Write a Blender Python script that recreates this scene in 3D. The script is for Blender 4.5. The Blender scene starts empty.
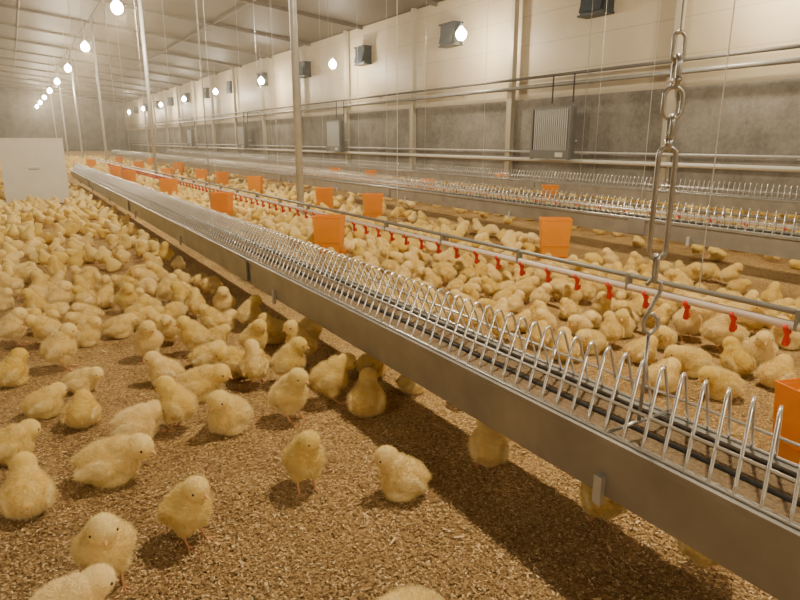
import bpy, math, random
import numpy as np
from mathutils import Vector, Matrix, noise, Euler
random.seed(7); np.random.seed(7)
SC=bpy.context.scene
COL=SC.collection
# ------------------------------------------------------------ camera
H=0.70
PSI=math.radians(31.35); PIT=math.atan(160/620)
sp,cp=math.sin(PIT),math.cos(PIT); ss,cs=math.sin(PSI),math.cos(PSI)
F=Vector((ss*cp,cs*cp,-sp)); R=Vector((cs,-ss,0)); U=R.cross(F)
cam_d=bpy.data.cameras.new("camera"); cam=bpy.data.objects.new("camera",cam_d); COL.objects.link(cam)
cam_d.lens=36*620/800; cam_d.sensor_width=36; cam_d.clip_start=0.02; cam_d.clip_end=200
M=Matrix((R,U,-F)).transposed().to_4x4(); M.translation=Vector((0,0,H)); cam.matrix_world=M
SC.camera=cam
def gp(px,py,z=0.0):
    d=R*((px-400)/620)+U*(-(py-300)/620)+F
    t=(z-H)/d.z
    return (d.x*t,d.y*t)
def proj(x,y,z):
    v=Vector((x,y,z-H)); zf=v.dot(F)
    if zf<=0.05: return None
    return (400+620*v.dot(R)/zf,300-620*v.dot(U)/zf,zf)
# ------------------------------------------------------------ mesh helpers
class MB:
    def __init__(s): s.v=[];s.f=[]
    def tube(s,pts,r,seg=8,closed=False):
        pts=[Vector(p) for p in pts]; n=len(pts)
        rs=r if isinstance(r,(list,tuple)) else [r]*n
        b=len(s.v); up=None
        for i,p in enumerate(pts):
            if closed: t=(pts[(i+1)%n]-pts[i-1])
            else: t=pts[min(i+1,n-1)]-pts[max(i-1,0)]
            t=t.normalized()
            if up is None:
                up=t.orthogonal().normalized()
            else:
                up=(up-t*up.dot(t)).normalized()
            w=t.cross(up)
            for k in range(seg):
                a=2*math.pi*k/seg
                s.v.append(tuple(p+(up*math.cos(a)+w*math.sin(a))*rs[i]))
        m=n if closed else n-1
        for i in range(m):
            j=(i+1)%n
            for k in range(seg):
                k2=(k+1)%seg
                s.f.append((b+i*seg+k,b+i*seg+k2,b+j*seg+k2,b+j*seg+k))
        if not closed:
            s.f.append(tuple(b+k for k in range(seg))[::-1])
            s.f.append(tuple(b+(n-1)*seg+k for k in range(seg)))
        return s
    def box(s,c,d,mat=None):
        b=len(s.v); x,y,z=d[0]/2,d[1]/2,d[2]/2
        for i in (-1,1):
            for j in (-1,1):
                for k in (-1,1):
                    p=Vector((i*x,j*y,k*z))
                    if mat is not None: p=mat@p
                    s.v.append((c[0]+p.x,c[1]+p.y,c[2]+p.z))
        for q in ((0,1,3,2),(4,6,7,5),(0,4,5,1),(2,3,7,6),(0,2,6,4),(1,5,7,3)):
            s.f.append(tuple(b+i for i in q))
        return s
    def frust(s,z0,w0,d0,z1,w1,d1,c=(0,0)):
        b=len(s.v)
        for z,w,d in ((z0,w0,d0),(z1,w1,d1)):
            for i,j in ((-1,-1),(1,-1),(1,1),(-1,1)):
                s.v.append((c[0]+i*w/2,c[1]+j*d/2,z))
        s.f+= [(b+3,b+2,b+1,b),(b+4,b+5,b+6,b+7)]
        for k in range(4):
            s.f.append((b+k,b+(k+1)%4,b+4+(k+1)%4,b+4+k))
        return s
    def shell(s,rings,th):
        b=len(s.v); R_=[(z,w,d) for z,w,d in rings]+[(z,w-2*th,d-2*th) for z,w,d in rings[::-1]]
        R_[-1]=(R_[-1][0]+th,R_[-1][1],R_[-1][2])
        for z,w,d in R_:
            for i,j in ((-1,-1),(1,-1),(1,1),(-1,1)): s.v.append((i*w/2,j*d/2,z))
        n=len(R_)
        for q in range(n-1):
            for k in range(4):
                s.f.append((b+q*4+k,b+q*4+(k+1)%4,b+q*4+4+(k+1)%4,b+q*4+4+k))
        s.f.append((b+3,b+2,b+1,b)); e=b+(n-1)*4; s.f.append((e,e+1,e+2,e+3)[::-1])
        return s
    def prism(s,prof,y0,y1):
        b=len(s.v); n=len(prof)
        for y in (y0,y1):
            for p in prof: s.v.append((p[0],y,p[1]))
        for i in range(n):
            j=(i+1)%n
            s.f.append((b+i,b+j,b+n+j,b+n+i))
        s.f.append(tuple(b+i for i in range(n))[::-1]); s.f.append(tuple(b+n+i for i in range(n)))
        return s
    def sph(s,c,r,rot=None,nu=14,nv=10):
        b=len(s.v)
        c=Vector(c)
        def add(p):
            p=Vector((p[0]*r[0],p[1]*r[1],p[2]*r[2]))
            if rot is not None: p=rot@p
            s.v.append(tuple(c+p))
        add((0,0,1))
        for i in range(1,nv):
            th=math.pi*i/nv
            for k in range(nu):
                a=2*math.pi*k/nu
                add((math.sin(th)*math.cos(a),math.sin(th)*math.sin(a),math.cos(th)))
        add((0,0,-1)); e=len(s.v)-1
        for k in range(nu):
            s.f.append((b,b+1+k,b+1+(k+1)%nu))
            for i in range(nv-2):
                q=b+1+i*nu
                s.f.append((q+k,q+nu+k,q+nu+(k+1)%nu,q+(k+1)%nu))
            q=b+1+(nv-2)*nu
            s.f.append((q+k,e,q+(k+1)%nu))
        return s
    def lathe(s,prof,c,seg=16):
        b=len(s.v);n=len(prof)
        for r,z in prof:
            for k in range(seg):
                a=2*math.pi*k/seg
                s.v.append((c[0]+r*math.cos(a),c[1]+r*math.sin(a),c[2]+z))
        for i in range(n-1):
            for k in range(seg):
                k2=(k+1)%seg
                s.f.append((b+i*seg+k,b+i*seg+k2,b+(i+1)*seg+k2,b+(i+1)*seg+k))
        return s
    def mesh(s,name,mat,smooth=False):
        me=bpy.data.meshes.new(name); me.from_pydata(s.v,[],s.f); me.update()
        import bmesh
        bm=bmesh.new(); bm.from_mesh(me); bmesh.ops.recalc_face_normals(bm,faces=bm.faces); bm.to_mesh(me); bm.free()
        if mat: me.materials.append(mat)
        if smooth: me.polygons.foreach_set("use_smooth",[True]*len(me.polygons))
        return me
    def obj(s,name,mat,parent=None,smooth=False,loc=(0,0,0),**props):
        return mkobj(name,s.mesh(name,mat,smooth),parent,loc,**props)
def mkobj(name,data,parent=None,loc=(0,0,0),**props):
    o=bpy.data.objects.new(name,data); COL.objects.link(o); o.location=loc
    if parent: o.parent=parent
    for k,v in props.items(): o[k]=v
    return o
# ------------------------------------------------------------ materials
def newmat(name):
    m=bpy.data.materials.new(name); m.use_nodes=True
    return m,m.node_tree.nodes,m.node_tree.links,m.node_tree.nodes["Principled BSDF"]
def simple(name,col,rough=.5,metal=0,var=.15,scale=20,bump=0,col2=None,coord='Object',trans=0):
    m,N,L,B=newmat(name)
    tc=N.new("ShaderNodeTexCoord"); nz=N.new("ShaderNodeTexNoise"); nz.inputs["Scale"].default_value=scale; nz.inputs["Detail"].default_value=5
    L.new(tc.outputs[coord],nz.inputs["Vector"])
    cr=N.new("ShaderNodeValToRGB")
    c2=col2 or tuple(c*(1-var) for c in col)
    cr.color_ramp.elements[0].position=.3; cr.color_ramp.elements[1].position=.7
    cr.color_ramp.elements[0].color=(*c2,1); cr.color_ramp.elements[1].color=(*col,1)
    L.new(nz.outputs["Fac"],cr.inputs["Fac"]); L.new(cr.outputs["Color"],B.inputs["Base Color"])
    B.inputs["Roughness"].default_value=rough; B.inputs["Metallic"].default_value=metal
    if bump:
        bp=N.new("ShaderNodeBump"); bp.inputs["Strength"].default_value=bump; bp.inputs["Distance"].default_value=.01
        L.new(nz.outputs["Fac"],bp.inputs["Height"]); L.new(bp.outputs["Normal"],B.inputs["Normal"])
    if trans:
        out=[n for n in N if n.type=='OUTPUT_MATERIAL'][0]
        tl=N.new("ShaderNodeBsdfTranslucent"); L.new(cr.outputs["Color"],tl.inputs["Color"])
        mx=N.new("ShaderNodeMixShader"); mx.inputs[0].default_value=trans
        L.new(B.outputs[0],mx.inputs[1]); L.new(tl.outputs[0],mx.inputs[2]); L.new(mx.outputs[0],out.inputs["Surface"])
    return m
galv=simple("galvanised_steel",(.62,.63,.64),.4,.2,.18,18)
trough_m=simple("trough_steel",(.40,.385,.355),.42,.4,.3,9)
wire_m=simple("bright_wire",(.90,.90,.89),.25,.7,.1,30)
chain_m=simple("chain_steel",(.55,.55,.54),.28,.75,.3,40)
white_pl=simple("white_plastic",(.76,.74,.68),.4,0,.08,8)
pinkish=simple("water_pipe_plastic",(.82,.72,.66),.35,0,.08,8)
grey_pl=simple("grey_pipe",(.30,.30,.29),.4,.3,.15,8)
dark_m=simple("dark_rubber",(.03,.028,.026),.6,0,.2,20)
orange_m=simple("orange_plastic",(1.0,.45,.03),.4,0,.1,8,trans=.35)
red_m=simple("red_plastic",(.78,.04,.02),.4,0,.1,20)
feed_m=simple("feed_crumb",(.30,.21,.115),.95,0,.5,150,.5)
frame_m=simple("painted_grey_frame",(.18,.18,.175),.5,.2,.1,5)
inlet_m=simple("dark_blue_plastic",(.012,.02,.03),.5,0,.3,8)
cord_m=simple("white_cord",(.6,.58,.54),.6,0,.1,8)
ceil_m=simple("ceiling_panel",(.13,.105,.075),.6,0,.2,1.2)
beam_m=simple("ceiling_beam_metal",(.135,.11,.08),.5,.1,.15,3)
conduit_m=simple("conduit_grey",(.14,.13,.12),.5,.2,.15,3)
beak_m=simple("beak_horn",(.88,.52,.24),.45,0,.1,80)
eye_m=simple("eye_black",(.025,.016,.010),.35,0,.1,8)
leg_m=simple("leg_skin",(.78,.42,.20),.55,0,.15,200)
def concrete():
    m,N,L,B=newmat("concrete_plaster")
    tc=N.new("ShaderNodeTexCoord")
    n1=N.new("ShaderNodeTexNoise"); n1.inputs["Scale"].default_value=1.6; n1.inputs["Detail"].default_value=8; n1.inputs["Roughness"].default_value=.7
    n2=N.new("ShaderNodeTexNoise"); n2.inputs["Scale"].default_value=25; n2.inputs["Detail"].default_value=6
    L.new(tc.outputs["Object"],n1.inputs["Vector"]);L.new(tc.outputs["Object"],n2.inputs["Vector"])
    mx=N.new("ShaderNodeMath"); mx.operation='MULTIPLY_ADD'; mx.inputs[1].default_value=.35
    L.new(n2.outputs["Fac"],mx.inputs[0]); L.new(n1.outputs["Fac"],mx.inputs[2])
    cr=N.new("ShaderNodeValToRGB"); cr.color_ramp.elements[0].position=.50; cr.color_ramp.elements[1].position=.90
    cr.color_ramp.elements[0].color=(.145,.134,.12,1); cr.color_ramp.elements[1].color=(.33,.31,.28,1)
    L.new(mx.outputs[0],cr.inputs["Fac"]); L.new(cr.outputs["Color"],B.inputs["Base Color"]); B.inputs["Roughness"].default_value=.85
    bp=N.new("ShaderNodeBump"); bp.inputs["Strength"].default_value=.3; bp.inputs["Distance"].default_value=.01
    L.new(n2.outputs["Fac"],bp.inputs["Height"]); L.new(bp.outputs["Normal"],B.inputs["Normal"])
    return m
conc=concrete()
def panel():
    m,N,L,B=newmat("beige_wall_panel")
    tc=N.new("ShaderNodeTexCoord"); sx=N.new("ShaderNodeSeparateXYZ"); L.new(tc.outputs["Object"],sx.inputs[0])
    mu=N.new("ShaderNodeMath"); mu.operation='MULTIPLY'; mu.inputs[1].default_value=1/.42; L.new(sx.outputs["Z"],mu.inputs[0])
    fr=N.new("ShaderNodeMath"); fr.operation='FRACT'; L.new(mu.outputs[0],fr.inputs[0])
    lt=N.new("ShaderNodeMath"); lt.operation='LESS_THAN'; lt.inputs[1].default_value=.04; L.new(fr.outputs[0],lt.inputs[0])
    nz=N.new("ShaderNodeTexNoise"); nz.inputs["Scale"].default_value=1.2; nz.inputs["Detail"].default_value=5; L.new(tc.outputs["Object"],nz.inputs["Vector"])
    cr=N.new("ShaderNodeValToRGB"); cr.color_ramp.elements[0].position=.3; cr.color_ramp.elements[1].position=.75
    cr.color_ramp.elements[0].color=(.45,.375,.26,1); cr.color_ramp.elements[1].color=(.57,.49,.355,1); L.new(nz.outputs["Fac"],cr.inputs["Fac"])
    mx=N.new("ShaderNodeMixRGB"); mx.blend_type='MULTIPLY'; mx.inputs["Color2"].default_value=(.82,.8,.76,1)
    L.new(lt.outputs[0],mx.inputs["Fac"]); L.new(cr.outputs["Color"],mx.inputs["Color1"]); L.new(mx.outputs[0],B.inputs["Base Color"])
    B.inputs["Roughness"].default_value=.5
    return m
panel_m=panel()
def litter():
    m,N,L,B=newmat("litter_floor")
    tc=N.new("ShaderNodeTexCoord")
    def nz(sc,d=6,r=.6):
        n=N.new("ShaderNodeTexNoise"); n.inputs["Scale"].default_value=sc; n.inputs["Detail"].default_value=d; n.inputs["Roughness"].default_value=r
        L.new(tc.outputs["Object"],n.inputs["Vector"]); return n
    a=nz(3.5,6); b=nz(100,6,.75)
    v=N.new("ShaderNodeTexVoronoi"); v.inputs["Scale"].default_value=220; L.new(tc.outputs["Object"],v.inputs["Vector"])
    sv=N.new("ShaderNodeSeparateXYZ"); L.new(v.outputs["Color"],sv.inputs[0])
    m1=N.new("ShaderNodeMath"); m1.operation='MULTIPLY_ADD'; m1.inputs[1].default_value=.45; L.new(sv.outputs[0],m1.inputs[0]); L.new(b.outputs["Fac"],m1.inputs[2])
    m2=N.new("ShaderNodeMath"); m2.operation='MULTIPLY_ADD'; m2.inputs[1].default_value=.5; L.new(a.outputs["Fac"],m2.inputs[0]); L.new(m1.outputs[0],m2.inputs[2])
    cr=N.new("ShaderNodeValToRGB"); e=cr.color_ramp.elements
    e[0].position=.55; e[1].position=1.0
    e[0].color=(.16,.092,.034,1); e[1].color=(.64,.44,.195,1)
    k=cr.color_ramp.elements.new(.80); k.color=(.39,.245,.096,1)
    sc_=N.new("ShaderNodeMath"); sc_.operation='MULTIPLY'; sc_.inputs[1].default_value=.87
    L.new(m2.outputs[0],sc_.inputs[0]); L.new(sc_.outputs[0],cr.inputs["Fac"]); L.new(cr.outputs["Color"],B.inputs["Base Color"]); B.inputs["Roughness"].default_value=.95
    B.inputs["Specular IOR Level"].default_value=.1
    bp=N.new("ShaderNodeBump"); bp.inputs["Strength"].default_value=.8; bp.inputs["Distance"].default_value=.006
    L.new(m1.outputs[0],bp.inputs["Height"]); L.new(bp.outputs["Normal"],B.inputs["Normal"])
    return m
litter_m=litter()
def flakes():
    m,N,L,B=newmat("husk_flakes")
    g=N.new("ShaderNodeNewGeometry"); cr=N.new("ShaderNodeValToRGB"); e=cr.color_ramp.elements
    e[0].color=(.20,.115,.042,1); e[1].color=(.90,.70,.40,1); k=e.new(.78); k.color=(.50,.325,.135,1)
    L.new(g.outputs["Random Per Island"],cr.inputs["Fac"]); L.new(cr.outputs["Color"],B.inputs["Base Color"]); B.inputs["Roughness"].default_value=.9
    return m
def chickmat(name,dens):
    m,N,L,B=newmat(name)
    tc=N.new("ShaderNodeTexCoord"); nz=N.new("ShaderNodeTexNoise"); nz.inputs["Scale"].default_value=40 if dens else 5; nz.inputs["Detail"].default_value=4
    L.new(tc.outputs["Object"],nz.inputs["Vector"])
    cr=N.new("ShaderNodeValToRGB"); e=cr.color_ramp.elements; e[0].position=.3; e[1].position=.72
    e[0].color=(.90,.61,.125,1); e[1].color=(1.0,.80,.30,1)
    L.new(nz.outputs["Fac"],cr.inputs["Fac"])
    at=N.new("ShaderNodeAttribute"); at.attribute_name="pale"
    mx=N.new("ShaderNodeMixRGB"); mx.inputs["Color2"].default_value=(1,.88,.52,1)
    L.new(at.outputs["Fac"],mx.inputs["Fac"]); L.new(cr.outputs["Color"],mx.inputs["Color1"])
    rn=N.new("ShaderNodeObjectInfo") if dens else N.new("ShaderNodeNewGeometry")
    ro=rn.outputs["Random"] if dens else rn.outputs["Random Per Island"]
    mr=N.new("ShaderNodeMapRange"); mr.inputs["To Min"].default_value=.82; mr.inputs["To Max"].default_value=1.0; L.new(ro,mr.inputs["Value"])
    hs=N.new("ShaderNodeHueSaturation"); L.new(mr.outputs[0],hs.inputs["Value"])
    ms=N.new("ShaderNodeMapRange"); ms.inputs["To Min"].default_value=1.06; ms.inputs["To Max"].default_value=.80; L.new(ro,ms.inputs["Value"]); L.new(ms.outputs[0],hs.inputs["Saturation"])
    L.new(mx.outputs[0],hs.inputs["Color"]); L.new(hs.outputs[0],B.inputs["Base Color"])
    B.inputs["Roughness"].default_value=.9; B.inputs["Specular IOR Level"].default_value=.1
    B.inputs["Sheen Weight"].default_value=.25; B.inputs["Sheen Roughness"].default_value=.5; B.inputs["Sheen Tint"].default_value=(1,.85,.45,1)
    if dens:
        n2=N.new("ShaderNodeTexNoise"); n2.inputs["Scale"].default_value=350; L.new(tc.outputs["Object"],n2.inputs["Vector"])
        bp=N.new("ShaderNodeBump"); bp.inputs["Strength"].default_value=.5; bp.inputs["Distance"].default_value=.002
        L.new(n2.outputs["Fac"],bp.inputs["Height"]); L.new(bp.outputs["Normal"],B.inputs["Normal"])
    return m
chick_m=chickmat("chick_down",True); crowd_m=chickmat("crowd_down",False)
def emis(name,col,st):
    m,N,L,B=newmat(name); B.inputs["Emission Color"].default_value=(*col,1); B.inputs["Emission Strength"].default_value=st
    B.inputs["Base Color"].default_value=(.9,.88,.8,1); return m
bulb_m=emis("glowing_bulb",(1,.94,.80),90)
# ------------------------------------------------------------ room
WX=7.0; Y0=-6; Y1=48; EZ=3.13
def zc(x): return EZ+(WX-abs(x))*.11
def struct(o): o["kind"]="structure"; return o
struct(MB().box((0,(Y0+Y1)/2,-.05),(2*WX+.4,Y1-Y0+.4,.1)).obj("floor",litter_m))
struct(MB().box((WX+.1,(Y0+Y1)/2,EZ/2),(.2,Y1-Y0,EZ)).obj("wall_right",panel_m))
struct(MB().box((-WX-.1,(Y0+Y1)/2,EZ/2),(.2,Y1-Y0,EZ)).obj("wall_left",panel_m))
struct(MB().prism([(-WX,0),(WX,0),(WX,EZ),(0,zc(0)),(-WX,EZ)],Y1,Y1+.2).obj("wall_end",conc))
struct(MB().prism([(-WX,0),(WX,0),(WX,EZ),(0,zc(0)),(-WX,EZ)],Y0-.2,Y0).obj("wall_back",panel_m))
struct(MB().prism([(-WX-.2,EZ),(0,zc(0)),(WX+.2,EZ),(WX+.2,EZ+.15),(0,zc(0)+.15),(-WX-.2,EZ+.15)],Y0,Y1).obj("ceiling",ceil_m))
struct(MB().box((WX-.03,(Y0+Y1)/2,.655),(.06,Y1-Y0,1.31)).obj("trim_1",conc))
struct(MB().box((-WX+.03,(Y0+Y1)/2,.655),(.06,Y1-Y0,1.31)).obj("trim_2",conc))
bm_=MB()
bm_.prism([(-WX,EZ-.06),(0,zc(0)-.06),(WX,EZ-.06),(WX,EZ+.01),(0,zc(0)+.01),(-WX,EZ+.01)],-.025,.025)
rmesh=bm_.mesh("roof_rafter",beam_m)
for i in range(17):
    mkobj("roof_rafter",rmesh,None,(0,-1.4+2.9*i*1.0,0),label="grey metal rafter across the pitched ceiling",category="beam",group="rafters under the ceiling")
for x in (.6,2.1,4.5,-1.5,-3.5):
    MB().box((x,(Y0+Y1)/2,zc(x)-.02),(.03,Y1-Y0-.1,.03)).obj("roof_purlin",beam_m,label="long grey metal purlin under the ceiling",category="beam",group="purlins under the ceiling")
cm=MB().box((0,0,EZ/2),(.09,.07,EZ-.02)).box((-.047,0,.75),(.012,.11,1.5)).mesh("wall_column",simple("column_paint",(.44,.39,.30),.5,.1,.12,4))
for i in range(14):
    mkobj("wall_column",cm,None,(WX-.11,2.1+2.9*i,0),label="painted steel column standing against the wall",category="column",group="columns along the wall")
for (z,x,r,mt,lab) in ((1.60,6.79,.022,conduit_m,"dark grey conduit running along the wall"),(1.47,6.79,.03,grey_pl,"galvanised pipe running along the wall"),(.41,6.79,.028,white_pl,"white water pipe low along the concrete wall"),(.53,6.79,.015,galv,"thin metal pipe low along the wall")):
    root=MB().tube([(x,-2,z),(x,45,z)],r,10).obj("wall_pipe",mt,smooth=True,label=lab,category="pipe")
    bk=MB().tube([(x+.01,0,z-.02),(WX-.05,0,z-.02)],.01,6).mesh("pipe_bracket",galv)
    for i in range(14): mkobj("pipe_bracket",bk,root,(0,3.4+2.9*i,0))
pm=MB().tube([(0,0,.012),(0,0,zc(2.1)-.02)],.031,16).mesh("support_pole",galv,True)
pf=MB().box((0,0,.006),(.16,.16,.012)).mesh("base_plate",galv)
for i,y in enumerate((-1.35,5.12,11.6,18.2,24.8,31.4,38)):
    e=mkobj("support_pole",pm,None,(2.1,y,0),label="slim galvanised steel pole from litter to ceiling",category="pole",group="poles along the middle of the house")
    mkobj("base_plate",pf,e)
# ------------------------------------------------------------ lamps
K=1.2
bulb=MB().lathe([(r*K,z*K) for r,z in [(0.001,-.075),(.03,-.07),(.055,-.05),(.07,-.018),(.072,.01),(.06,.04),(.035,.068),(.02,.085),(.018,.095)]],(0,0,0),20).mesh("bulb",bulb_m,True)
sock=MB().lathe([(.001,.16),(.008,.158),(.022,.15),(.028,.13),(.028,.105),(.001,.105)],(0,0,0),16).mesh("socket",white_pl,True)
def lamp(x,y,z,P,grp):
    e=mkobj("hanging_lamp",None,None,(x,y,z),label="bare white bulb glowing on a hanging cord",category="lamp",group=grp)
    mkobj("bulb",bulb,e); mkobj("socket",sock,e)
    MB().tube([(0,0,.155),(0,0,zc(x)-z-.01)],.004,6).obj("cord",cord_m,e)
    ld=bpy.data.lights.new("bulb_light","POINT"); ld.energy=P; ld.color=(1,.82,.55); ld.shadow_soft_size=.05
    lo=bpy.data.objects.new("bulb_light",ld); COL.objects.link(lo); lo.parent=e; lo.location=(0,0,-.15)
for i in range(11): lamp(1.61,-3.4+4.7*i,2.6,220,"bulbs over the feeding lines")
for i in range(10): lamp(6.35,-.95+4.75*i,2.33,85,"bulbs beside the wall")
for i in range(5): lamp(-3.4,-1+9*i,2.6,85,"bulbs over the other half of the house")
# ------------------------------------------------------------ air inlets
ib=MB().box((-.09,0,0),(.18,.42,.34)).box((-.1,0,.18),(.22,.46,.025)).box((-.1,0,-.18),(.22,.46,.025)).mesh("inlet_body",inlet_m)
il=MB().box((-.20,0,-.02),(.014,.36,.26),Matrix.Rotation(.25,3,'Y')).mesh("inlet_flap",simple("flap_plastic",(.025,.042,.065),.5,0,.2,8))
for i in range(13):
    e=mkobj("air_inlet",None,None,(WX,3.0+3.3*i,2.5),label="dark plastic air inlet box mounted high on the wall",category="air vent",group="air inlets along the wall")
    mkobj("inlet_body",ib,e); mkobj("inlet_flap",il,e)
# ------------------------------------------------------------ radiators on wall
rbm=MB().box((0,0,0),(.10,.72,.70)).mesh("housing",simple("housing_dark",(.13,.13,.125),.5,.2,.1,5))
fins=MB()
for k in range(17): fins.box((-.064,-.312+k*.039,.05),(.03,.018,.56))
finm=fins.mesh("fins",simple("fin_metal",(.54,.55,.55),.4,.3,.1,9))
frm=MB().box((-.06,0,.345),(.05,.76,.03)).box((-.06,0,-.29),(.05,.76,.12)).box((-.06,.365,0),(.05,.03,.72)).box((-.06,-.365,0),(.05,.03,.72)).mesh("frame",frame_m)
plate=MB().box((-.088,-.2,-.29),(.004,.14,.06)).mesh("rating_plate",white_pl)
hng=MB().tube([(0,0,.32),(0,0,.70)],.012,6).mesh("hanger",dark_m)
stay=MB().tube([(.03,0,-.1),(.20,0,-.1)],.015,6).mesh("wall_stay",galv)
for y in (6.66,13.8,20.9,28):
    e=mkobj("wall_heater",None,None,(6.62,y,.79),label="grey finned heat exchanger hanging in front of the wall pipes",category="heater",group="heaters along the wall")
    mkobj("housing",rbm,e); mkobj("fins",finm,e); mkobj("frame",frm,e); mkobj("rating_plate",plate,e)
    for s in (-.2,.2):
        mkobj("hanger",hng,e,(.13,s,.1)); mkobj("wall_stay",stay,e,(.05,s,0))
# ------------------------------------------------------------ feeder troughs
def feeder(x0,ya,yb,lod,lab):
    e=mkobj("feeder_trough",None,None,(x0,ya,0),label=lab,category="feeder",group="long feeding troughs")
    L=yb-ya
    prof=[(0,.14),(-.002,.228),(-.008,.232),(-.008,.243),(.018,.243),(.018,.239),(.003,.236),(.004,.145),(.156,.145),(.157,.237),(.142,.239),(.142,.243),(.168,.243),(.168,.236),(.162,.232),(.16,.14)]
    MB().prism(prof,0,L).obj("channel",trough_m,e)
    MB().prism([(.005,.146),(.155,.146),(.154,.230),(.08,.220),(.006,.228)],.01,L-.01).obj("feed",feed_m if lod==0 else trough_m,e,kind="stuff")
    MB().tube([(.098,.01,.222),(.098,L-.01,.222)],.0055,8).obj("feed_cable",dark_m,e,smooth=True)
    g=MB(); sp_=.036 if lod==0 else .046 ; n=int((L-.12)/sp_)
    seg=8 if lod==0 else 4; r=.0026 if lod==0 else .0030
    for i in range(n):
        y=.03+i*sp_
        hp_=[(.004,.245),(.012,.260),(.044,.312),(.062,.341),(.067,.348),(.073,.353),(.0805,.355),(.088,.353),(.094,.348),(.099,.341),(.117,.312),(.149,.260),(.157,.245)]
        if lod: hp_=[hp_[k] for k in (0,3,5,7,9,12)]
        pts=[(u,y+(u-.004)*.42,z) for u,z in hp_]
        g.tube(pts,r,seg)
    for (x,z) in ((.004,.2455),(.157,.2455),(.030,.289),(.131,.289)):
        g.tube([(x,.01,z),(x,L-.01,z)],.0026 if lod==0 else .003,6)
    g.obj("wire_grille",wire_m,e,smooth=True)
    br=MB().box((-.008,0,.192),(.008,.12,.084)).mesh("joint_plate",trough_m)
    bk=MB().box((-.006,0,.150),(.010,.016,.050)).mesh("bracket",galv)
    y=.60-ya
    k=0
    while y<L:
        mkobj("bracket",bk,e,(0,y,0))
        if k%2==1 : mkobj("joint_plate",br,e,(0,y+.35,0))
        y+=1.5; k+=1
    return e
feeder(.75,-.25,11.1,0,"long galvanised feeding trough with bright wire hoop grille")
feeder(3.17,.2,26,1,"galvanised feeding trough with wire grille beyond the drinker line")
feeder(5.1,.2,26,1,"galvanised feeding trough with wire grille standing beside the wall pipes")
# suspension of near trough
CX,CY=.83,.60
e=mkobj("suspension_chain",None,None,(CX,CY,.36),label="steel cable with shackle, long link and hook holding the trough",category="chain")
def oval(cz,hh,w,r,ang,parent,name,dx=0):
    pts=[]; s=hh-w
    for k in range(12):
        a=math.pi*k/11; pts.append((w*math.cos(a),s+w*math.sin(a)))
    for k in range(12):
        a=math.pi+math.pi*k/11; pts.append((w*math.cos(a),-s+w*math.sin(a)))
    P=[(u*math.cos(ang)+dx,u*math.sin(ang),cz+v) for u,v in pts]
    MB().tube(P,r*.8,10,True).obj(name,chain_m,parent,smooth=True)
def hp(z): return z-.36
MB().tube([(0,0,hp(.845)),(0,0,hp(zc(.83)-.01))],.0018,6).obj("cable",chain_m,e)
def hook(z0,z1,w,name,r=.0034):
    c=(z0+z1)/2
    pts=[(-w*.55,0,hp(z1-.012)),(-w*.1,0,hp(z1)),(w*.5,0,hp(z1-.008)),(w*.5,0,hp(z1-.022)),(0,0,hp(c)),(-w*.5,0,hp(z0+.02)),(-w*.4,0,hp(z0+.006)),(w*.1,0,hp(z0)),(w*.6,0,hp(z0+.012)),(w*.55,0,hp(z0+.026)),(w*.1,0,hp(z0+.034))]
    MB().tube([tuple(Matrix.Rotation(-.5,3,'Z')@Vector(p)) for p in pts],r,8).obj(name,chain_m,e,smooth=True)
oval(hp(.828),.020,.0080,.0036,-.5,e,"cable_eye")
oval(hp(.795),.021,.0115,.0050,.9,e,"shackle")
MB().tube([(-.017*math.cos(.9),-.017*math.sin(.9),hp(.783)),(.017*math.cos(.9),.017*math.sin(.9),hp(.783))],.0046,8).obj("shackle_pin",chain_m,e,smooth=True)
oval(hp(.752),.0225,.0140,.0042,-.45,e,"ring")
oval(hp(.718),.016,.009,.0045,.9,e,"link")
MB().tube([(0,0,hp(.706)),(0,0,hp(.682))],[.0062,.0054],10).obj("swivel",chain_m,e,smooth=True)
oval(hp(.606),.084,.0130,.0050,-.5,e,"long_link")
oval(hp(.508),.020,.0075,.0040,.9,e,"link")
hook(.400,.492,.022,"lower_hook")
MB().tube([(0,0,hp(.404)),(.0,0,hp(.31)),(-.002,0,hp(.249))],.0030,8).obj("hanger_rod",chain_m,e,smooth=True)
MB().tube([(-.076,0,hp(.249)),(.084,0,hp(.249))],.003,8).obj("cross_bar",chain_m,e,smooth=True)
for (x,ys) in ((.83,(3.2,6.2,9.2)),(3.25,(3.0,6.2,9.4,12.6)),(5.18,(4.6,7.8,11,14.2))):
    for y in ys:
        MB().tube([(0,0,.232-.25),(0,0,zc(x)-.26)],.0022,6).obj("suspension_cable",chain_m,loc=(x,y,.25),label="thin steel cable hanging down to the trough",category="cable",group="cables holding the troughs")
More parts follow.
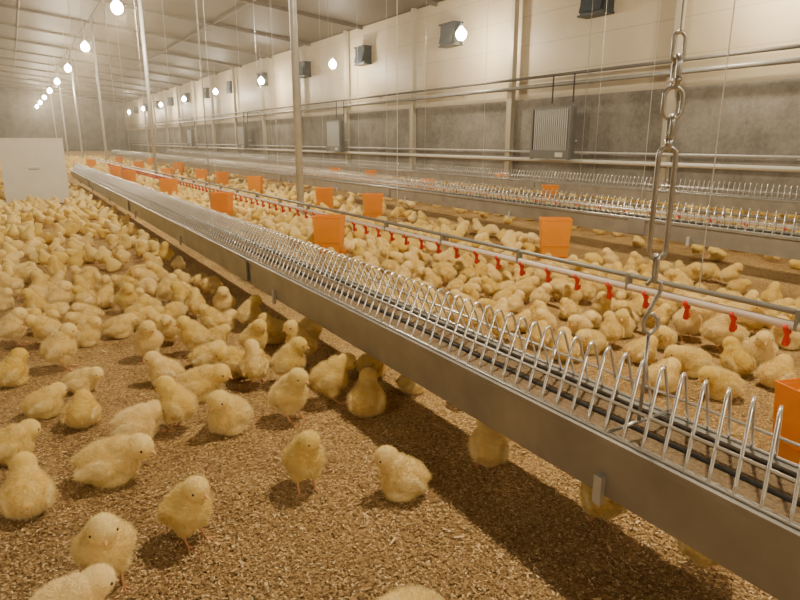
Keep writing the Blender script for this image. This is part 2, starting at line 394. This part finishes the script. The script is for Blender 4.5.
# ------------------------------------------------------------ drinker lines
cup=MB().lathe([(.001,.0),(.008,.0),(.011,.008),(.009,.02),(.007,.035),(.011,.04),(.011,.05),(.001,.05)],(0,0,0),10)
cup.box((.012,0,.012),(.014,.009,.016)).box((0,0,.058),(.034,.013,.018))
cupm=cup.mesh("nipple_drinker",red_m,True)
def drinker(x,ya,yb,n,lod):
    e=mkobj("drinker_line",None,None,(x,ya,.17),label="white water pipe with red nipple drinkers and grey support tube",category="drinker",group="drinker lines")
    L=yb-ya
    MB().tube([(0,0,0),(0,L,0)],.0140,12).obj("water_pipe",pinkish,e,smooth=True)
    MB().tube([(0,0,.043),(0,L,.043)],.0092,12).obj("support_tube",grey_pl,e,smooth=True)
    for i in range(n): mkobj("nipple_drinker",cupm,e,(0,.08+.165*i*(1 if not lod else 1.5),-.065))
    hc=MB().box((0,0,.020),(.028,.010,.064)).mesh("clip",grey_pl)
    for i in range(18): mkobj("clip",hc,e,(0,.28+.6*i,0))
    for i in range(7):
        y=1.2+1.95*i-ya
        MB().tube([(0,y,.05),(0,y,zc(x)-.18)],.0018,6).obj("hanger_wire",cord_m,e)
drinker(1.9,0,20,99,0)
drinker(4.1,.5,20,60,1)
# ------------------------------------------------------------ hoppers
b=MB(); b.shell([(.028,.150,.10),(.240,.176,.122),(.244,.181,.127),(.252,.181,.127)],.003)
b.frust(.09,.163,.112,.095,.165,.114)
hb=b.mesh("hopper",orange_m)
t=MB(); t.shell([(0,.165,.15),(.028,.178,.16)],.004); ht=t.mesh("tray",orange_m)
hh=MB().tube([(-.084,0,.246),(-.05,0,.248),(.05,0,.248),(.084,0,.246)],.004,6).mesh("handle",orange_m)
hopper_pos=[]
for px,py,s in ((553,260,1.0),(330,256,1.0),(373,223,1),(223,221,1),(325,212,.95),(256,196,1),(170,200,1),(223,188,.95),(130,187,1),(202,183,.9),(117,180,1),(549,208,.95),(427,197,.9),(371,186,.95),(335,182,.95),(180,175,1),(140,174,1),(500,188,.9),(168,182,.9),(92,170,1),(808,476,.82),(152,168,1),(120,166,1)):
    x,y=gp(px,py)
    if .6<x<.98: x=1.1
    if abs(x-1.9)<.12: x=1.75
    if abs(x-3.25)<.2: x=2.95
    e=mkobj("chick_feeder",None,None,(x,y,0),label="orange plastic hopper feeder standing among the chicks",category="feeder",group="orange hopper feeders")
    e.rotation_euler=(0,0,-PSI+random.uniform(-.25,.25)); e.scale=(s,s,s)
    for nm,me in (("hopper",hb),("tray",ht),("handle",hh)):
        o=mkobj(nm,me,e)
    hopper_pos.append((x,y))
# white bin
x,y=.19,8.3
e=mkobj("feed_bin",None,None,(x,y,0),label="plain white feed bin box standing at the end of the trough",category="bin")
MB().box((0,0,.36),(.62,.5,.70)).obj("bin_body",white_pl,e)
MB().box((0,0,.715),(.63,.51,.014)).obj("lid",white_pl,e)
MB().box((-.0,-.256,.40),(.10,.012,.02)).obj("handle",galv,e)
# ------------------------------------------------------------ chicks
def eval_mods(me,mods):
    o=bpy.data.objects.new("tmp",me); COL.objects.link(o)
    for t,kw in mods:
        m=o.modifiers.new(t,t)
        for k,v in kw.items(): setattr(m,k,v)
    dg=bpy.context.evaluated_depsgraph_get(); dg.update()
    r=bpy.data.meshes.new_from_object(o.evaluated_get(dg))
    bpy.data.objects.remove(o); return r
def make_chick(name,bz,pitch,head,hyaw,hpitch,legs,st=1.0,wing=0.0,seed=0):
    RP=Matrix.Rotation(-math.radians(pitch),3,'Y')
    C=Vector((0,0,bz)); b=MB()
    def P(x,y,z): return C+RP@Vector((x*st,y,z))
    b.sph(C,(.0425*st,.0395,.0385),RP)
    b.sph(P(.015,0,-.003),(.031,.0370,.0365),RP)
    b.sph(P(-.019,0,.001),(.029,.034,.033),RP)
    b.sph(P(-.042,0,.012),(.012,.011,.008),RP)
    hd=Vector(head); nb=P(.021,0,.016)
    for t,r in ((.0,.0285),(.3,.0255),(.6,.0225),(.85,.0215)):
        q=nb.lerp(hd,t); b.sph(q,(r,r*.97,r))
    RH=Matrix.Rotation(math.radians(hyaw),3,'Z')@Matrix.Rotation(math.radians(hpitch),3,'Y')
    b.sph(hd,(.0250,.0233,.0235),RH); b.sph(hd+RH@Vector((.009,0,-.004)),(.0150,.0144,.0144),RH)
    for s in (-1,1):
        b.sph(P(-.006,s*(.0345+wing*.3),.003),(.027,.0095+wing*.2,.019),RP@Matrix.Rotation(.2,3,'Y'))
        b.sph(P(-.027,s*(.031+wing),.001),(.018,.006,.010),RP@Matrix.Rotation(s*-.12-wing*s*8,3,'Z'))
        if legs: b.sph(P(-.004,s*.018,-.029),(.018,.015,.019),RP)
        else: b.sph(Vector((.008,s*.020,.017)),(.030,.021,.017))
    base=b.mesh("b",None)
    def finish(vox):
        me=eval_mods(base,[("REMESH",dict(mode='VOXEL',voxel_size=vox,use_smooth_shade=True)),("SMOOTH",dict(factor=.5,iterations=3 if vox>.004 else 9))])
        nrm=[v.normal.copy() for v in me.vertices]
        at=me.attributes.new("pale","FLOAT","POINT"); vals=[]
        for v,n in zip(me.vertices,nrm):
            p=v.co; d=noise.noise(p*60+Vector((seed*5,0,0)))*.0022+noise.noise(p*200)*.0018
            hdist=(p-hd).length
            v.co=p+n*(d*(.4 if hdist<.026 else 1)+.001)
            if v.co.z<.0015: v.co.z=.0015
            q=RP.inverted()@(p-C)
            w=max(0,1-abs(abs(q.y)-.040)/.012)*(1 if q.x<.01 and abs(q.z-.000)<.02 else 0)*min(1,max(0,(.01-q.x)/.03+.2))
            bel=max(0,min(1,(-q.z-.012)/.02))*.4
            vals.append(min(1,max(w*.9,bel)))
        at.data.foreach_set("value",vals)
        me.materials.clear(); me.materials.append(chick_m)
        me.polygons.foreach_set("use_smooth",[True]*len(me.polygons)); me.name=name
        return me
    hi=finish(.0027); mid=finish(.0048)
    low=eval_mods(mid,[("DECIMATE",dict(ratio=min(1,190/max(1,len(mid.polygons)*2)))),("TRIANGULATE",{})])
    rs=random.Random(seed); fv=[];ff=[]
    vs=hi.vertices
    for i in range(20000):
        v=vs[rs.randrange(len(vs))]; p=v.co; n=v.normal
        if p.z<.006: continue
        hdist=(p-hd).length
        ln=rs.uniform(.003,.0110)*(.55 if hdist<.028 else 1)
        d=(n*1.1+Vector((-.45,0,-.2))+Vector((rs.uniform(-.5,.5),rs.uniform(-.5,.5),rs.uniform(-.5,.5)))).normalized()
        if d.dot(n)<.12: d=(d+n*.4).normalized()
        s=d.cross(n)
        if s.length<1e-4: continue
        s=s.normalized()*.00028
        b0=p-n*.0012; k=len(fv)
        fv+= [tuple(b0-s),tuple(b0+s),tuple(b0+d*ln)]
        ff.append((k,k+1,k+2))
    dn=bpy.data.meshes.new("down_fluff"); dn.from_pydata(fv,[],ff); dn.materials.append(chick_m)
    dn.attributes.new("pale","FLOAT","POINT").data.foreach_set("value",[.35]*len(fv))
    parts=[("down_fluff",dn)]
    bk=MB(); tip=hd+RH@Vector((.0325,0,-.008)); a0=hd+RH@Vector((.020,0,-.003))
    bk.tube([a0,a0.lerp(tip,.45)+RH@Vector((0,0,.0012)),a0.lerp(tip,.85),tip],[.0050,.0040,.0022,.0009],8)
    parts.append(("beak",bk.mesh("beak",beak_m,True)))
    for s in (-1,1):
        ey=MB().sph(hd+RH@Vector((.0130,s*.0194,.0030)),(.0024,.0024,.0024),RH,8,6)
        parts.append(("eye",ey.mesh("eye",eye_m,True)))
    if legs:
        for s in (-1,1):
            lg=MB(); k=P(-.006,s*.017,-.034); hx=.004*s*(1 if seed%2 else -2)
            foot=Vector((k.x+.010+hx,s*.019,.0030)); hk=Vector((k.x-.006+hx*.5,s*.018,max(.018,k.z*.55)))
            lg.tube([k,hk,foot],[.0036,.0026,.0024],7)
            for a in (-.5,0,.5):
                d=Vector((math.cos(a+s*.1),math.sin(a+s*.1),0)); lg.tube([foot,foot+d*.010+Vector((0,0,.0006)),foot+d*.021+Vector((0,0,-.0015))],[.002,.0016,.0009],6)
            lg.tube([foot,foot+Vector((-.009,0,-.0015))],[.0018,.0009],6)
            parts.append(("leg",lg.mesh("leg",leg_m,True)))
    return dict(name=name,hi=hi,mid=mid,low=low,parts=parts)
V={}
V['stand']=make_chick("s",.074,28,(.031,0,.122),0,8,True,.95,seed=1)
V['look']=make_chick("l",.074,30,(.027,.008,.125),45,5,True,.95,seed=2)
V['lookr']=make_chick("lr",.072,24,(.032,-.009,.118),-50,12,True,.95,seed=3)
V['walk']=make_chick("w",.073,14,(.048,.002,.108),5,10,True,1.0,seed=4)
V['peck']=make_chick("p",.069,-14,(.057,0,.052),0,60,True,.95,seed=5)
V['sit']=make_chick("t",.041,16,(.034,0,.086),0,8,False,1.0,seed=6)
V['rest']=make_chick("r",.039,5,(.043,.008,.066),25,15,False,1.02,.003,seed=7)
V['lie']=make_chick("e",.038,6,(.056,-.006,.066),-15,12,False,1.16,.006,seed=8)
DESC={'stand':"fluffy yellow chick standing upright on the litter",'look':"fluffy yellow chick standing with its head turned aside",'lookr':"fluffy yellow chick standing and looking back over",'walk':"fluffy yellow chick walking with its neck stretched forward",'peck':"fluffy yellow chick pecking at the litter",'sit':"fluffy yellow chick sitting on the litter, head raised",'rest':"fluffy pale yellow chick resting low on the litter",'lie':"fluffy yellow chick lying stretched out on the litter"}
items=[] # x,y,yaw,var,scale
def man(px,py,ang,var,s=1.0):
    x,y=gp(px,py)
    items.append([x,y,math.radians(ang)-PSI,var,s,True])
for t in [
(305,487,290,'look',.92),(403,494,185,'sit',.98),(190,540,330,'stand',.92),(110,583,300,'stand',.97),(112,480,10,'lie',1.15),(30,512,120,'sit',1.0),
(70,630,20,'rest',1.0),(412,640,200,'rest',.95),(84,425,100,'rest',.9),(45,416,40,'rest',.9),(82,391,10,'lie',.8),(140,438,15,'rest',1.0),(178,430,165,'stand',.95),(230,430,250,'sit',1.08),
(290,420,335,'stand',1.0),(200,398,10,'lie',1.1),(167,384,190,'sit',.95),(330,403,20,'walk',1.05),(367,414,85,'sit',1.05),(284,385,5,'stand',1.0),(262,386,100,'look',.92),(238,376,160,'rest',1.05),(62,370,30,'stand',1.02),
(150,360,285,'look',.95),(196,355,200,'stand',.95),(207,368,20,'rest',.95),(87,345,10,'sit',.95),(50,347,200,'walk',.92),(255,357,330,'stand',.92),(302,364,170,'look',1.0),(310,347,20,'stand',.92),(487,473,92,'stand',.9),(372,375,10,'rest',.9),(412,392,30,'rest',.8),
(215,338,150,'walk',.92),(120,337,20,'rest',.95),(165,337,200,'sit',.95),(250,330,30,'stand',.92),(276,342,190,'sit',1.0),(128,314,320,'stand',.92),(60,314,20,'stand',.95),(185,314,165,'stand',.95),(90,324,170,'rest',.95),(225,318,270,'look',.92),
(12,460,30,'rest',.95),(12,385,60,'sit',.95),(15,345,20,'stand',.92),
(600,525,85,'walk',.9),(700,572,60,'stand',.85),
(715,350,330,'stand',1.0),(735,374,100,'sit',1.0),(758,362,250,'sit',1.05),(690,374,190,'lie',1.05),(660,390,20,'rest',1.0),(620,336,250,'sit',1.0),(655,327,270,'stand',.95),(565,360,90,'sit',.95),(590,352,200,'rest',.95),(640,362,20,'rest',.95),(685,340,260,'look',1.0),(748,337,280,'stand',1.0),(785,347,200,'sit',1.05),(775,387,30,'rest',1),(720,397,170,'rest',1),(540,347,60,'rest',.95)]:
    man(*t)
cell={}; CS=.16
def near(x,y,r):
    cx,cy=int(x//CS),int(y//CS)
    for i in (-1,0,1):
        for j in (-1,0,1):
            for (a,b) in cell.get((cx+i,cy+j),()):
                if (a-x)**2+(b-y)**2<r*r: return True
    return False
def put(x,y): cell.setdefault((int(x//CS),int(y//CS)),[]).append((x,y))
for _ in range(14):
    for i in range(len(items)):
        for j in range(i):
            a,b2=items[i],items[j]; dx,dy=a[0]-b2[0],a[1]-b2[1]; d=math.hypot(dx,dy)+1e-6
            if d<.097:
                k=(.097-d)/2/d; a[0]+=dx*k;a[1]+=dy*k;b2[0]-=dx*k;b2[1]-=dy*k
for it in items: put(it[0],it[1])
def dens(x,y,px,py):
    if x<.71:
        if py>332: return 0
        cl=noise.noise(Vector((x*3.6,y*2.4,3)))
        if py>225: return .75 if cl>-.02 else .03
        return 1 if cl>-.16 else .10
    if .71<=x<=.97: return 0
    if x<2.95:
        if abs(x-1.9)<.03: return 0
        if px>480 and py>332: return 0
        cl=noise.noise(Vector((x*2.8,y*1.8,9)))
        if x<1.35: return .6 if cl>.05 else .05
        if x>2.55 : return .6 if cl>.08 else .03
        return .98 if (cl>-.16 or abs(x-1.9)<.25) else .10
    if x<3.12: return .2 if y>6 else 0
    if x<3.5: return 0
    if x<3.75: return .1
    if x<4.7: return .6 if y>2 else .35
    if 5.05<x<5.32: return 0
    if x<6.5: return .4
    return 0
vars_=['stand','look','lookr','walk','peck','sit','sit','sit','rest','rest','rest','lie']
rnd=random.Random(11)
def throw(n,xa,xb,ya,yb,r):
    for _ in range(n):
        x=rnd.uniform(xa,xb); y=rnd.uniform(ya,yb)
        p=proj(x,y,.06)
        if p is None or not(-8<p[0]<808 and p[1]<610): continue
        if rnd.random()>dens(x,y,p[0],p[1]): continue
        if any((hx-x)**2+(hy-y)**2<.17**2 for hx,hy in hopper_pos): continue
        if any(abs(math.atan2(hx,hy)-math.atan2(x,y))<.035 and 0<math.hypot(hx,hy)-math.hypot(x,y)<.32 for hx,hy in hopper_pos[:4]): continue
        if any((x-2.1)**2+(y-py_)**2<.14**2 for py_ in (5.12,11.6,18.2,24.8)): continue
        if near(x,y,r): continue
        if abs(x-.19)<.39 and abs(y-8.3)<.33: continue
        put(x,y); items.append([x,y,rnd.uniform(0,2*math.pi),rnd.choice(vars_),rnd.uniform(.80,.95),False])
throw(16000,-.4,3.3,.8,4.5,.093)
throw(16000,-.4,3.3,4.5,9,.104)
throw(12000,-.6,3.3,9,28,.145)
throw(12000,3.3,6.6,1.2,24,.13)
items.sort(key=lambda t:t[0]**2+t[1]**2)
vis=[];rest=[]
for it in items:
    if it[5] or len(vis)<300: vis.append(it)
    else: rest.append(it)
while len(vis)>300: rest.append(vis.pop())
print("chicks",len(items))
for n_,(x,y,yaw,var,s,mn) in enumerate(vis):
    v=V[var]; hi=n_<200
    o=mkobj("chick",v['hi'] if hi else v['mid'],None,(x,y,0),label=DESC[var],category="chick",group="yellow chicks on the litter floor")
    o.rotation_euler=(0,0,yaw); o.scale=(s,s,s)
    for nm,me in v['parts']:
        if nm in("eye",) and not hi: continue
        c=mkobj(nm,me,o)
        if nm=="down_fluff": c["kind"]="stuff"
allv=[];allf=[];off=0
lowd={}
for k,v in V.items():
    me=v['low']; a=np.empty(len(me.vertices)*3); me.vertices.foreach_get("co",a); a=a.reshape(-1,3)
    f=np.array([list(p.vertices) for p in me.polygons if len(p.vertices)==3]); lowd[k]=(a,f)
for (x,y,yaw,var,s,mn) in rest:
    a,f=lowd[var]; c,sn=math.cos(yaw),math.sin(yaw)
    q=np.empty_like(a); q[:,0]=(a[:,0]*c-a[:,1]*sn)*s+x; q[:,1]=(a[:,0]*sn+a[:,1]*c)*s+y; q[:,2]=a[:,2]*s
    allv.append(q); allf.append(f+off); off+=len(a)
def npmesh(name,v,f):
    me=bpy.data.meshes.new(name); n=f.shape[1]
    me.vertices.add(len(v)); me.vertices.foreach_set("co",v.astype(np.float32).ravel())
    me.loops.add(f.size); me.loops.foreach_set("vertex_index",f.astype(np.int32).ravel())
    me.polygons.add(len(f)); me.polygons.foreach_set("loop_start",np.arange(0,f.size,n,dtype=np.int32)); me.polygons.foreach_set("loop_total",np.full(len(f),n,dtype=np.int32))
    me.update(calc_edges=True); me.validate(); return me
me=npmesh("chick_flock",np.concatenate(allv),np.concatenate(allf)); me.materials.append(crowd_m)
me.polygons.foreach_set("use_smooth",[True]*len(me.polygons))
mkobj("chick_flock",me,kind="stuff",label="dense flock of yellow chicks spreading down the house",category="chicks")
# litter flakes
n=90000
pts=[]
while len(pts)<n:
    px=rnd.uniform(-10,810); py=290+320*rnd.random()**.8
    x,y=gp(px,py); pts.append((x,y))
P_=np.array(pts); ang=np.random.rand(n)*2*np.pi; ln=np.random.uniform(.0012,.0036,n); wd=np.random.uniform(.0007,.0016,n); z=np.random.uniform(.0006,.005,n)
big=np.random.rand(n)<.010; ln[big]*=2.8; wd[big]*=1.9
tilt=np.random.uniform(-.7,.7,n)
c,s=np.cos(ang),np.sin(ang)
v=np.empty((n,4,3))
for k,(i,j) in enumerate(((-1,-1),(1,-1),(1,1),(-1,1))):
    v[:,k,0]=P_[:,0]+c*ln*i-s*wd*j; v[:,k,1]=P_[:,1]+s*ln*i+c*wd*j; v[:,k,2]=z+np.abs(ln*tilt)*(1+i*np.sign(tilt))*.5
me=npmesh("litter_husks",v.reshape(-1,3),np.arange(n*4).reshape(n,4)); me.materials.append(flakes())
mkobj("litter_husks",me,kind="stuff",label="loose tan husks and shavings scattered over the floor",category="litter")
# dusty air of the house
w=bpy.data.worlds.new("world"); SC.world=w; w.use_nodes=True
wn=w.node_tree; wn.nodes["Background"].inputs[0].default_value=(.5,.42,.32,1); wn.nodes["Background"].inputs[1].default_value=.1
vs_=wn.nodes.new("ShaderNodeVolumeScatter"); vs_.inputs["Density"].default_value=.0050; vs_.inputs["Anisotropy"].default_value=.80; vs_.inputs["Color"].default_value=(1,.92,.77,1)
wn.links.new(vs_.outputs[0],wn.nodes["World Output"].inputs["Volume"])
